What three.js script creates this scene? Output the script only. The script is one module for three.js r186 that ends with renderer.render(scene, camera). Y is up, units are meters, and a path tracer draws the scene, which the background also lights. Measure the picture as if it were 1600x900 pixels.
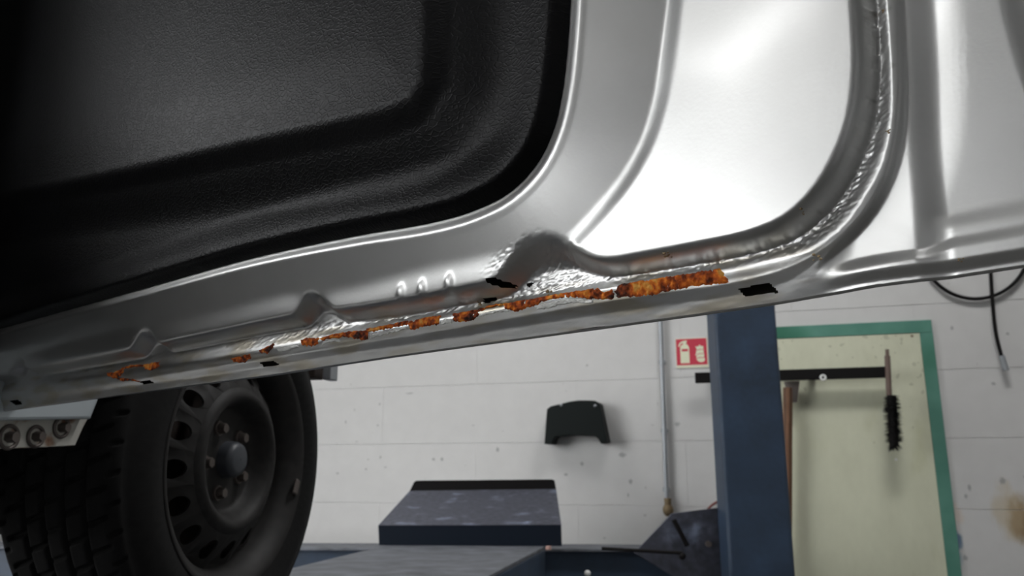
import * as THREE from 'three';
import { RoundedBoxGeometry } from 'three/addons/geometries/RoundedBoxGeometry.js';
import { mergeGeometries, toCreasedNormals } from 'three/addons/utils/BufferGeometryUtils.js';
import { ImprovedNoise } from 'three/addons/math/ImprovedNoise.js';
import { RectAreaLightUniformsLib } from 'three/addons/lights/RectAreaLightUniformsLib.js';

// ------------------------------------------------------------------ camera, sky, lamps, exposure
RectAreaLightUniformsLib.init();
const scene = new THREE.Scene();
const renderer = new THREE.WebGLRenderer({ antialias: true });
renderer.toneMapping = THREE.LinearToneMapping;
renderer.toneMappingExposure = 1.3;
renderer.shadowMap.enabled = true;

const F = 1250, PITCH = THREE.MathUtils.degToRad(13), EYE = new THREE.Vector3(0, 1.25, 0);
const camera = new THREE.PerspectiveCamera(2 * Math.atan(450 / F) * 180 / Math.PI, 16 / 9, 0.02, 60);
camera.position.copy(EYE);
camera.rotation.x = PITCH;
camera.focus = 0.46; camera.userData.fStop = 17;
camera.updateMatrixWorld();
scene.add(camera);

scene.background = new THREE.Color(0.97, 0.985, 1.0);      // bright overcast sky seen through the open roller door
scene.backgroundIntensity = 7.0;

const LAMPS = [                                           // ceiling panels: position along the room (u, w), colour, power
  { u: -2.3, w: 7.4, color: 0xffffff, power: 14 },
  { u: 1.9, w: 1.8, color: 0xffffff, power: 24 },
  { u: -1.2, w: 1.4, color: 0xffffff, power: 12 },
  { u: 1.6, w: 5.6, color: 0xffffff, power: 6 },
];

// ------------------------------------------------------------------ helpers
const noise3 = new ImprovedNoise();
const nz = (x, y, z = 0) => noise3.noise(x, y, z);
const fbm = (x, y, z = 0, o = 4) => { let s = 0, a = 0.5, f = 1; for (let i = 0; i < o; i++) { s += a * nz(x * f, y * f, z + i * 7.3); f *= 2.03; a *= 0.5; } return s; };
let seed = 12345;
const rnd = () => { seed = (seed * 1664525 + 1013904223) >>> 0; return seed / 4294967296; };
const sm = (a, b, x) => { const t = Math.min(1, Math.max(0, (x - a) / (b - a))); return t * t * (3 - 2 * t); };
const lerp = (a, b, t) => a + (b - a) * t;
const MM = 0.001;
const CP = Math.cos(PITCH), SP = Math.sin(PITCH);
const ray = (x, y) => { const X = (x - 800) / F, Y = (450 - y) / F; return new THREE.Vector3(X, Y * CP + SP, Y * SP - CP); };
const at = (x, y, depth) => ray(x, y).multiplyScalar(depth).add(EYE);

class Frame {                                             // a plane of the place: u along it, v up it, w out of it
  constructor(O, U, V, W) { Object.assign(this, { O, U, V, W }); }
  px(x, y, w = 0) {
    const d = ray(x, y), t = (w - EYE.clone().sub(this.O).dot(this.W)) / d.dot(this.W);
    return this.loc(d.multiplyScalar(t).add(EYE));
  }
  loc(p) { const q = p.clone().sub(this.O); return [q.dot(this.U), q.dot(this.V), q.dot(this.W)]; }
  place(o) { o.position.copy(this.O); o.quaternion.setFromRotationMatrix(new THREE.Matrix4().makeBasis(this.U, this.V, this.W)); return o; }
  world(u, v, w) { return this.O.clone().addScaledVector(this.U, u).addScaledVector(this.V, v).addScaledVector(this.W, w); }
}
const taken = {};
function numbered(name) { const n = taken[name] = (taken[name] ?? -1) + 1; return n ? `${name}_${String(n).padStart(3, '0')}` : name; }
function tag(o, label, category, group, kind) {
  o.userData.label = label; o.userData.category = category;
  if (group) o.userData.group = group;
  if (kind) o.userData.kind = kind;
  return o;
}
function thing(name, label, category, group) { const g = new THREE.Group(); g.name = numbered(name); scene.add(g); return tag(g, label, category, group); }
function mesh(name, geo, mat, parent, top = false) {
  const m = new THREE.Mesh(geo, mat); m.name = top ? numbered(name) : name; m.castShadow = m.receiveShadow = true;
  parent.add(m); return m;
}
const box = (w, h, d, r = 0.002) => r > 0 ? new RoundedBoxGeometry(w, h, d, 2, Math.min(r, w / 2.01, h / 2.01, d / 2.01)) : new THREE.BoxGeometry(w, h, d);
const metric = (g, k = 1) => { const p = g.attributes.position, n = g.attributes.normal, t = g.attributes.uv; for (let i = 0; i < p.count; i++) { const a = Math.abs(n.getX(i)), b = Math.abs(n.getY(i)), c = Math.abs(n.getZ(i)); if (b > a && b > c) t.setXY(i, p.getX(i) * k, p.getZ(i) * k); else if (a > c) t.setXY(i, p.getZ(i) * k, p.getY(i) * k); else t.setXY(i, p.getX(i) * k, p.getY(i) * k); } return g; };
const moved = (g, x = 0, y = 0, z = 0) => g.translate(x, y, z);
function tube(pts, r, seg = 40, rs = 10) { return new THREE.TubeGeometry(new THREE.CatmullRomCurve3(pts), seg, r, rs, false); }
function rod(a, b, r, rs = 14) {
  const g = new THREE.CylinderGeometry(r, r, a.distanceTo(b), rs), d = b.clone().sub(a).normalize();
  g.applyQuaternion(new THREE.Quaternion().setFromUnitVectors(new THREE.Vector3(0, 1, 0), d));
  return g.translate((a.x + b.x) / 2, (a.y + b.y) / 2, (a.z + b.z) / 2);
}
function gridGeo(nx, ny, fn, colors, drop) {              // fn(i, j) -> [x, y, z, u, v]
  const P = new Float32Array((nx + 1) * (ny + 1) * 3), T = new Float32Array((nx + 1) * (ny + 1) * 2), C = colors ? new Float32Array(P.length) : null, I = [];
  for (let i = 0, k = 0; i <= nx; i++) for (let j = 0; j <= ny; j++, k++) {
    const q = fn(i, j); P.set([q[0], q[1], q[2]], k * 3); T.set([q[3] ?? q[0], q[4] ?? q[1]], k * 2);
    if (C) C.set(colors(i, j, q), k * 3);
  }
  for (let i = 0; i < nx; i++) for (let j = 0; j < ny; j++) {
    const a = i * (ny + 1) + j, b = a + ny + 1;
    if (drop && drop((P[a * 3] + P[b * 3 + 3]) / 2, (P[a * 3 + 1] + P[b * 3 + 4]) / 2)) continue;
    I.push(a, b, a + 1, b, b + 1, a + 1);
  }
  const g = new THREE.BufferGeometry();
  g.setAttribute('position', new THREE.BufferAttribute(P, 3)); g.setAttribute('uv', new THREE.BufferAttribute(T, 2));
  if (C) g.setAttribute('color', new THREE.BufferAttribute(C, 3));
  g.setIndex(I); g.computeVertexNormals(); return g;
}
function curve2(pts, n) {                                 // Catmull-Rom through 2D points
  const c = new THREE.CatmullRomCurve3(pts.map(p => new THREE.Vector3(p[0], p[1], 0)), false, 'centripetal');
  return c.getSpacedPoints(n).map(p => [p.x, p.y]);
}
class Line2 {                                             // signed distance to a 2D curve, positive on its left
  constructor(pts) {
    this.p = pts; this.c = [];
    for (let k = 0; k < pts.length - 1; k += 10) { const e = Math.min(k + 10, pts.length - 1), q = pts.slice(k, e + 1), cx = q.reduce((a, b) => a + b[0], 0) / q.length, cy = q.reduce((a, b) => a + b[1], 0) / q.length; this.c.push([k, e, cx, cy, Math.max(...q.map(r => Math.hypot(r[0] - cx, r[1] - cy)))]); }
    this.hot = 0;
  }
  d(x, y) {
    const p = this.p, m = p.length - 1, C = this.c; let best = 1e9, sign = 1, hot = this.hot;
    for (let n = -1; n < C.length; n++) {
      const i = n < 0 ? this.hot : n, c = C[i]; if (n === this.hot && n >= 0) continue;
      const end = c[0] === 0 || c[1] === m;
      if (n >= 0 && !end && Math.hypot(x - c[2], y - c[3]) - c[4] > Math.sqrt(best)) continue;
      for (let k = c[0]; k < c[1]; k++) {
        const ax = p[k][0], ay = p[k][1], dx = p[k + 1][0] - ax, dy = p[k + 1][1] - ay, px = x - ax, py = y - ay;
        let t = (px * dx + py * dy) / (dx * dx + dy * dy); t = t < 0 ? (k ? 0 : t) : t > 1 ? (k < m - 1 ? 1 : t) : t;
        const ex = px - t * dx, ey = py - t * dy, q = ex * ex + ey * ey;
        if (q < best) { best = q; sign = dx * py - dy * px; hot = i; }
      }
    }
    this.hot = hot; return Math.sqrt(best) * (sign >= 0 ? 1 : -1);
  }
}
const inside = (poly, x, y) => { let c = false; for (let i = 0, j = poly.length - 1; i < poly.length; j = i++) { const [xi, yi] = poly[i], [xj, yj] = poly[j]; if ((yi > y) !== (yj > y) && x < (xj - xi) * (y - yi) / (yj - yi) + xi) c = !c; } return c; };
const yOn = (pts, x) => { for (let k = 0; k < pts.length - 1; k++) if (x <= pts[k + 1][0] || k === pts.length - 2) return lerp(pts[k][1], pts[k + 1][1], (x - pts[k][0]) / (pts[k + 1][0] - pts[k][0])); };

// ------------------------------------------------------------------ textures and materials
function dataTex(n, m, fn, srgb, repeat = true) {         // fn(x, y) in 0..1 -> [r, g, b] 0..255
  const d = new Uint8Array(n * m * 4);
  for (let y = 0; y < m; y++) for (let x = 0; x < n; x++) { const c = fn(x / n, y / m); const k = (y * n + x) * 4; d[k] = c[0]; d[k + 1] = c[1] ?? c[0]; d[k + 2] = c[2] ?? c[0]; d[k + 3] = 255; }
  const t = new THREE.DataTexture(d, n, m); t.magFilter = THREE.LinearFilter; t.minFilter = THREE.LinearMipmapLinearFilter; t.generateMipmaps = true;
  t.wrapS = t.wrapT = repeat ? THREE.RepeatWrapping : THREE.ClampToEdgeWrapping; if (srgb) t.colorSpace = THREE.SRGBColorSpace; t.needsUpdate = true; return t;
}
const tile = (x, y, f, o = 4, s = 0) => {                 // seamless noise on the unit square
  const a = fbm(x * f, y * f, s, o), b = fbm((x - 1) * f, y * f, s, o), c = fbm(x * f, (y - 1) * f, s, o), d = fbm((x - 1) * f, (y - 1) * f, s, o);
  return lerp(lerp(a, b, x), lerp(c, d, x), y);
};
function cells(n, count, stretch) {                       // leather: distance between the two nearest cell centres
  const pts = []; for (let i = 0; i < count; i++) pts.push([rnd(), rnd()]);
  return dataTex(n, n, (x, y) => {
    const wx = x + 0.02 * tile(x, y, 9, 2, 3), wy = y + 0.02 * tile(x, y, 9, 2, 8); let a = 9, b = 9;
    for (const p of pts) { let dx = Math.abs(wx - p[0]), dy = Math.abs(wy - p[1]); dx = Math.min(dx, Math.abs(1 - dx)); dy = Math.min(dy, Math.abs(1 - dy)); const q = dx * dx + dy * dy * stretch; if (q < a) { b = a; a = q; } else if (q < b) b = q; }
    const e = Math.sqrt(b) - Math.sqrt(a), k = Math.sqrt(count);
    return [255 * Math.min(1, 0.15 + sm(0, 0.45 / k, e) * 0.7 + 0.25 * tile(x, y, 40, 2, 5))];
  });
}
const std = (o) => new THREE.MeshPhysicalMaterial(o);
const lin = (r, g, b) => new THREE.Color().setRGB(r, g, b);
const peelTex = dataTex(512, 512, (x, y) => [128 + 200 * tile(x, y, 48, 2)]); peelTex.repeat.set(10, 10);
const silverCol = dataTex(512, 512, (x, y) => { const s = tile(x, y, 120, 1, 4); const k = 236 + 14 * tile(x, y, 6, 4, 2) - (s > 0.62 ? 90 : 0); return [k, k, k - 1]; }, true); silverCol.repeat.set(4, 4);
const M = {};
M.silver = std({ color: lin(0.62, 0.62, 0.615), metalness: 0.92, roughness: 0.36, clearcoat: 0.5, clearcoatRoughness: 0.12, bumpMap: peelTex, bumpScale: 0.00005, map: silverCol, vertexColors: true });
M.silverPlain = std({ color: lin(0.62, 0.62, 0.615), metalness: 0.92, roughness: 0.36, clearcoat: 0.5, clearcoatRoughness: 0.12, bumpMap: peelTex, bumpScale: 0.00005 });
const leather = cells(512, 900, 2.2); leather.repeat.set(11, 11);
M.trim = std({ color: lin(0.004, 0.004, 0.0045), roughness: 0.4, specularIntensity: 0.25, bumpMap: leather, bumpScale: 0.00014 });
const rustTex = dataTex(512, 512, (x, y) => {
  const a = tile(x, y, 7, 4, 1) * 3.2 + 0.5, b = tile(x, y, 24, 4, 6) * 3 + 0.5; let t = Math.min(1, Math.max(0, 0.5 * a + 0.5 * b));
  const stops = [[50, 24, 16], [116, 50, 22], [190, 88, 24], [230, 128, 36], [228, 166, 80]]; t *= 3.99; const k = Math.min(3, Math.floor(t)), q = t - k;
  return stops[k].map((c, i) => lerp(c, stops[k + 1][i], q));
}, true); rustTex.repeat.set(9.5, 9.5);
const rustBump = dataTex(512, 512, (x, y) => [128 + 190 * tile(x, y, 26, 5, 12)]); rustBump.repeat.set(16, 16);
M.rust = std({ map: rustTex, roughness: 0.9, bumpMap: rustBump, bumpScale: 0.0012 });
M.flake = std({ color: lin(0.74, 0.74, 0.71), roughness: 0.45, metalness: 0.25 });
M.dirt = std({ color: lin(0.30, 0.22, 0.13), roughness: 1 });
M.holeShade = std({ color: lin(0.10, 0.085, 0.065), roughness: 0.6 });  // dark colour that puts shade into the door's drain holes
const rubberTex = dataTex(256, 256, (x, y) => { const k = 20 + 18 * tile(x, y, 10, 4, 2); return [k, k * 0.98, k * 0.97]; }, true); rubberTex.repeat.set(3, 3);
M.rubber = std({ map: rubberTex, roughness: 0.85, specularIntensity: 0.5 });
const rimTex = dataTex(256, 256, (x, y) => { const k = 38 + 26 * tile(x, y, 8, 5, 9); return [k, k * 0.96, k * 0.94]; }, true);
M.rim = std({ map: rimTex, roughness: 0.6, specularIntensity: 0.6 });
M.cap = std({ color: lin(0.05, 0.055, 0.065), roughness: 0.45 });
M.bolt = std({ color: lin(0.13, 0.11, 0.10), roughness: 0.5, metalness: 0.5 });
const underTex = dataTex(256, 256, (x, y) => { const k = 46 + 44 * tile(x, y, 9, 5, 3); return [k * 1.15, k * 0.95, k * 0.85]; }, true);
M.under = std({ map: underTex, roughness: 0.95 });
M.paleBody = std({ color: lin(0.50, 0.55, 0.58), roughness: 0.45, metalness: 0.2 });
const flangeTex = dataTex(256, 256, (x, y) => { const s = sm(0.02, 0.32, tile(x, y, 7, 5, 21)); return [lerp(190, 105, s), lerp(188, 62, s), lerp(180, 36, s)]; }, true); flangeTex.repeat.set(4, 4);
M.flange = std({ map: flangeTex, roughness: 0.7 });
const blueTex = dataTex(512, 512, (x, y) => { const s = tile(x, y, 6, 5, 2), q = tile(x, y, 40, 3, 7); const k = 1 + 0.35 * s + 0.15 * q; return [46 * k, 62 * k, 82 * k]; }, true);
M.blue = std({ map: blueTex, roughness: 0.5 });
const wornTex = dataTex(512, 512, (x, y) => { const s = sm(0.05, 0.4, tile(x, y, 7, 5, 31)), q = 1 + 0.5 * tile(x, y, 30, 4, 33); return [lerp(66, 118, s) * q, lerp(68, 126, s) * q, lerp(78, 146, s) * q]; }, true);
M.worn = std({ map: wornTex, roughness: 0.5, metalness: 0.3 });
M.darkBlue = std({ color: lin(0.006, 0.010, 0.018), roughness: 0.55, specularIntensity: 0.3 });
M.deck = std({ map: dataTex(512, 512, (x, y) => { const k = 100 + 60 * tile(x, y, 14, 5, 41) - (tile(x, y, 60, 1, 44) > 0.55 ? 50 : 0); return [k * 0.97, k, k * 1.06]; }, true), roughness: 0.7 });
M.black = std({ color: lin(0.007, 0.006, 0.006), roughness: 0.6, specularIntensity: 0.3 });
M.greenBlack = std({ color: lin(0.006, 0.009, 0.0085), roughness: 0.55, specularIntensity: 0.3 });
M.galv = std({ color: lin(0.36, 0.38, 0.40), roughness: 0.45, metalness: 0.5 });
M.brass = std({ color: lin(0.22, 0.16, 0.09), roughness: 0.6, metalness: 0.5 });
M.pink = std({ color: lin(0.45, 0.28, 0.24), roughness: 0.7 });
M.wood = std({ map: dataTex(128, 256, (x, y) => { const k = 1 + 0.4 * tile(x, y, 5, 4, 51) + 0.2 * Math.sin(40 * x + 6 * tile(x, y, 3, 2, 52)); return [104 * k, 74 * k, 54 * k]; }, true), roughness: 0.7 });
M.handle = std({ color: lin(0.16, 0.11, 0.09), roughness: 0.5 });
M.white = std({ color: lin(0.75, 0.75, 0.73), roughness: 0.6 });
M.green = std({ map: dataTex(256, 512, (x, y) => { const s = tile(x, y, 8, 5, 61), q = sm(0.05, 0.35, tile(x, y, 3, 3, 64)); return [lerp(84, 50, q) + 26 * s, lerp(136, 112, q) + 26 * s, lerp(120, 88, q) + 24 * s]; }, true), roughness: 0.7 });
M.concrete = std({ map: dataTex(256, 256, (x, y) => { const k = 74 + 50 * tile(x, y, 8, 5, 71); return [k, k * 0.99, k * 0.96]; }, true), roughness: 0.8 });
M.plaster = std({ color: lin(0.66, 0.66, 0.65), roughness: 0.9 });
M.greyPaint = std({ color: lin(0.30, 0.30, 0.30), roughness: 0.9 });
M.carpet = std({ color: lin(0.11, 0.11, 0.115), roughness: 1 });
M.plastic = std({ color: lin(0.045, 0.045, 0.047), roughness: 0.7 });

// ------------------------------------------------------------------ the room
const yaw = THREE.MathUtils.degToRad(16);
const wallO = at(800, 738, 4.2); wallO.y = 0;
const wall = new Frame(wallO, new THREE.Vector3(Math.cos(yaw), 0, Math.sin(yaw)), new THREE.Vector3(0, 1, 0), new THREE.Vector3(-Math.sin(yaw), 0, Math.cos(yaw)));
const L = -3.5, R = 4.6, DEEP = 10.2, HIGH = 4.4;
function struct(name, geos, mat, label, category) {
  const g = mergeGeometries(geos.map(q => { q = q.index ? q.toNonIndexed() : q; return q; })); const m = new THREE.Mesh(g, mat); m.name = name; m.castShadow = m.receiveShadow = true;
  wall.place(m); tag(m, label, category, null, 'structure'); scene.add(m); return m;
}
const slab = (u0, u1, v0, v1, w0, w1) => moved(new THREE.BoxGeometry(u1 - u0, v1 - v0, w1 - w0), (u0 + u1) / 2, (v0 + v1) / 2, (w0 + w1) / 2);
struct('floor', [slab(L - 0.2, R + 0.2, -0.2, 0, -0.3, DEEP + 0.2)], M.concrete, 'grey concrete workshop floor under the lift', 'floor');
struct('ceiling', [slab(L - 0.2, R + 0.2, HIGH, HIGH + 0.2, -0.3, DEEP + 0.2)], M.plaster, 'white painted workshop ceiling', 'ceiling');
struct('wall_right', [slab(R, R + 0.2, 0, HIGH, -0.3, DEEP + 0.2)], M.greyPaint, 'plain grey side wall of the workshop', 'wall');
struct('wall_rear', [slab(L, R, 0, HIGH, DEEP, DEEP + 0.2)], M.greyPaint, 'plain grey wall behind the photographer', 'wall');
const OP = { w0: 2.8, w1: 9.3, h: 3.5 };
struct('wall_left', [slab(L - 0.2, L, 0, HIGH, -0.3, OP.w0), slab(L - 0.2, L, OP.h, HIGH, OP.w0, OP.w1), slab(L - 0.2, L, 0, HIGH, OP.w1, DEEP + 0.2)], M.greyPaint, 'grey side wall with the open roller door', 'wall');
struct('ground_outside', [slab(-40, L - 0.2, -0.2, -0.02, -12, 26)], M.concrete, 'concrete yard outside the open roller door', 'ground');

// the painted block wall seen below the car door
{
  const W = new THREE.Group(); W.name = 'wall_back'; wall.place(W); scene.add(W);
  tag(W, 'white painted block wall with specks and stains behind the lift', 'wall', null, 'structure');
  mesh('wall_core', slab(L, R, 0, HIGH, -0.2, -0.004), M.plaster, W);
  const U0 = -2.2, U1 = 3.4, V0 = 0.2, V1 = 3.0, TW = 2048, TH = 1024;
  const put = (x, y) => { const p = wall.px(x, y); return [(p[0] - U0) / (U1 - U0), (p[1] - V0) / (V1 - V0)]; };
  const buf = new Float32Array(TW * TH * 3);
  for (let y = 0; y < TH; y++) for (let x = 0; x < TW; x++) {
    const k = (y * TW + x) * 3, b = 4 * fbm(x / 260, y / 260, 3, 4) + 5 * fbm(x / 30, y / 30, 5, 3);
    buf[k] = 203 + b; buf[k + 1] = 202 + b; buf[k + 2] = 200 + b;
  }
  const blot = (cx, cy, rx, ry, col, a, rough = 0.5) => {  // a stain with a ragged outline (pixels of the texture)
    for (let y = Math.max(0, Math.floor(cy - ry * 2)); y < Math.min(TH, cy + ry * 2); y++) for (let x = Math.max(0, Math.floor(cx - rx * 2)); x < Math.min(TW, cx + rx * 2); x++) {
      const q = Math.hypot((x - cx) / rx, (y - cy) / ry) + rough * fbm(x / (rx * 0.7), y / (ry * 0.7), cx % 17, 3), t = a * (1 - sm(0.45, 1.15, q)), k = (y * TW + x) * 3;
      for (let i = 0; i < 3; i++) buf[k + i] = lerp(buf[k + i], col[i], t);
    }
  };
  const spot = (px, py, rx, ry, col, a, rough) => { const [s, t] = put(px, py); blot(s * TW, t * TH, rx, ry, col, a, rough); };
  spot(1594, 812, 22, 40, [132, 106, 72], 0.85, 0.5); spot(1575, 800, 24, 48, [186, 170, 140], 0.5, 0.7);
  spot(1495, 846, 9, 18, [74, 104, 134], 0.75, 0.7); spot(1492, 872, 13, 22, [128, 156, 168], 0.6, 0.8); spot(1490, 805, 16, 22, [206, 188, 172], 0.5, 0.8);
  for (const [x, y, a, b] of [[540, 660, 2, 4], [593, 632, 3, 3], [590, 665, 3, 2], [677, 718, 4, 3], [690, 718, 4, 4], [527, 740, 4, 2], [777, 703, 4, 5], [1508, 872, 4, 5], [1566, 752, 5, 6], [1552, 600, 4, 3], [1487, 513, 3, 4], [1574, 522, 3, 3], [884, 742, 4, 3], [909, 725, 4, 4], [972, 711, 8, 5], [985, 753, 4, 5], [981, 774, 2, 4], [1058, 663, 6, 4], [1509, 776, 3, 4], [1514, 762, 3, 6], [640, 615, 9, 2]]) spot(x, y, a, b, [118, 118, 118], 0.5, 0.7);
  for (let i = 0; i < 170; i++) blot(rnd() * TW, rnd() * TH, 1 + rnd() * 3, 1 + rnd() * 2.4, [120, 119, 117], 0.15 + rnd() * 0.35, 0.8);
  const jointRow = (px, py) => (wall.px(px, py)[1] - V0) / (V1 - V0) * TH;
  const tex = dataTex(TW, TH, (x, y) => { const k = (Math.floor(y * TH) * TW + Math.floor(x * TW)) * 3; return [buf[k], buf[k + 1], buf[k + 2]].map(c => Math.min(255, Math.max(0, c))); }, true, false);
  tex.wrapS = tex.wrapT = THREE.MirroredRepeatWrapping;
  const paint = std({ map: tex, roughness: 0.75 });
  const j0 = wall.px(700, 602)[1], course = j0 - wall.px(700, 693)[1];
  for (let r = -6; r < 11; r++) {
    const v0 = Math.max(0, j0 + r * course), v1 = Math.min(HIGH, j0 + (r + 1) * course); if (v1 - v0 < 0.02) continue;
    for (let u = L - (r & 1 ? 0.55 : 0); u < R; u += 1.1) {
      const a = Math.max(L, u), b = Math.min(R, u + 1.1); if (b - a < 0.05) continue;
      const g = box(b - a - 0.0001, v1 - v0 - 0.0018, 0.02, 0.0018).translate((a + b) / 2, (v0 + v1) / 2, -0.01 + 0.0004 * nz(u * 3, r * 2.1));
      const p = g.attributes.position, t = g.attributes.uv; for (let i = 0; i < p.count; i++) t.setXY(i, (p.getX(i) - U0) / (U1 - U0), (p.getY(i) - V0) / (V1 - V0));
      mesh('block', g, paint, W);
    }
  }
}
// ceiling lamps, outside the frame
LAMPS.forEach((l, i) => {
  const g = thing('ceiling_lamp', ['white ceiling panel lamp close to the roller door', 'white ceiling panel lamp over the green framed board', 'white ceiling panel lamp over the car bonnet', 'white ceiling panel lamp beside the plain side wall'][i], 'lamp', 'ceiling panel lamps');
  g.position.copy(wall.world(l.u, HIGH - 0.09, l.w)); g.rotation.y = -yaw;
  mesh('housing', moved(box(1.3, 0.08, 0.5, 0.01), 0, 0.045, 0), M.white, g);
  mesh('diffuser', moved(box(1.2, 0.008, 0.4, 0.003), 0, 0.001, 0), std({ color: 0xffffff, emissive: l.color, emissiveIntensity: 3 }), g);
  const light = new THREE.RectAreaLight(l.color, l.power, 1.2, 0.4); light.position.set(0, -0.01, 0); light.lookAt(0, -1, 0); light.rotation.set(-Math.PI / 2, 0, 0); g.add(light);
});

// ------------------------------------------------------------------ the car door
const dU = new THREE.Vector3(0.7802, 0, 0.6255).normalize(), UP = new THREE.Vector3(0, 1, 0), dW = new THREE.Vector3().crossVectors(dU, UP);
const doorF = new Frame(at(900, 512, 0.44), dU, UP, dW);
const uv = (x, y, w = 0) => { const p = doorF.px(x, y, w * MM); return [p[0], p[1]]; };
const fromPx = (pts, w, n = 260) => new Line2(curve2(pts.map(p => uv(p[0], p[1], w)), n));
const pxBottom = [[-260, 682], [-160, 664], [-60, 650], [0, 641], [150, 620], [420, 584], [600, 556], [760, 533], [900, 513], [1000, 499], [1150, 478], [1214, 468], [1290, 455], [1367, 442], [1478, 428], [1600, 409], [1740, 388]];
const pxE = [[-260, 643], [-160, 625], [0, 598], [60, 586], [200, 562], [350, 533], [470, 511], [640, 489], [780, 464], [850, 452], [900, 443], [1000, 425], [1100, 408], [1190, 390], [1250, 366], [1300, 322], [1338, 262], [1361, 200], [1371, 120], [1368, 40], [1360, -60], [1352, -230]];
const pxB = [[-260, 660], [-160, 642], [0, 615], [200, 583], [430, 545], [570, 520], [700, 498], [830, 472], [950, 450], [1060, 433], [1130, 424], [1200, 407], [1266, 390], [1318, 352], [1354, 302], [1382, 244], [1393, 180], [1392, 100], [1385, 0], [1380, -60], [1372, -230]];
const pxK = [[-260, 682], [-160, 664], [0, 641], [420, 584], [900, 513], [1150, 478], [1230, 457], [1276, 424], [1296, 404], [1335, 368], [1367, 330], [1392, 280], [1408, 220], [1414, 150], [1412, 60], [1406, -60], [1398, -230]];
const pxT = [[-260, 571], [-160, 553], [0, 514], [200, 459], [400, 403], [560, 369], [680, 348], [745, 329], [800, 300], [842, 255], [866, 205], [880, 145], [888, 75], [893, 0], [897, -100], [900, -230]];
const pxR = [[868, 408], [900, 380], [945, 332], [985, 281], [1018, 220], [1038, 155], [1050, 80], [1060, 0], [1066, -60], [1076, -230]];
const pxL = [[-260, 628], [-160, 610], [0, 566], [60, 550], [200, 514], [330, 488], [450, 459], [530, 452], [650, 424], [790, 396], [860, 384]];
const pxV = [[1450, 430], [1446, 400], [1439, 330], [1431, 230], [1427, 100], [1421, 0], [1408, -230]];
const pxD = [[1640, 200], [1604, 100], [1584, 30], [1566, -60], [1530, -230]];
const cE = fromPx(pxE, -8), cB = fromPx(pxB, -6), cK = fromPx(pxK, -11), cT = fromPx(pxT, 12), cR = fromPx(pxR, 6), cL = fromPx(pxL, 9), cV = fromPx(pxV, -11), cD = fromPx(pxD, -15), cBot = fromPx(pxBottom, -13);
const notches = [[32, 590, 17], [231, 553, 17], [494, 495, 16], [848, 435, 26]].map(([x, y, s], i) => [uv(x, y, 0)[0], s * MM, i === 3]);
const dimples = [[622, 458], [655, 452], [698, 443]].map(p => uv(p[0], p[1], 10));
const sealPatch = uv(838, 430, 0);
const FL = -10;                                            // depth of the flange, in millimetres
const CORNER = uv(1262, 430, -9)[0];
function skinH(u, v, k) {                                 // outer skin beyond the inner panel's seam
  const q = cBot.d(u, v) / MM, x = -cV.d(u, v) / MM, dd = -cD.d(u, v) / MM, right = sm(-2, 12, x);
  const low = lerp(9, 12, right);
  return FL - 2.4 + 2.0 * sm(0, 26, -k) - 4 * sm(-4, 10, x) + 2.6 * sm(low + 4, low - 3, q) - 4.2 * sm(5.5, 0, q) + 2.2 * sm(28, 17, q) * right - 3.6 * sm(-4, 6, dd);
}
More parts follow.
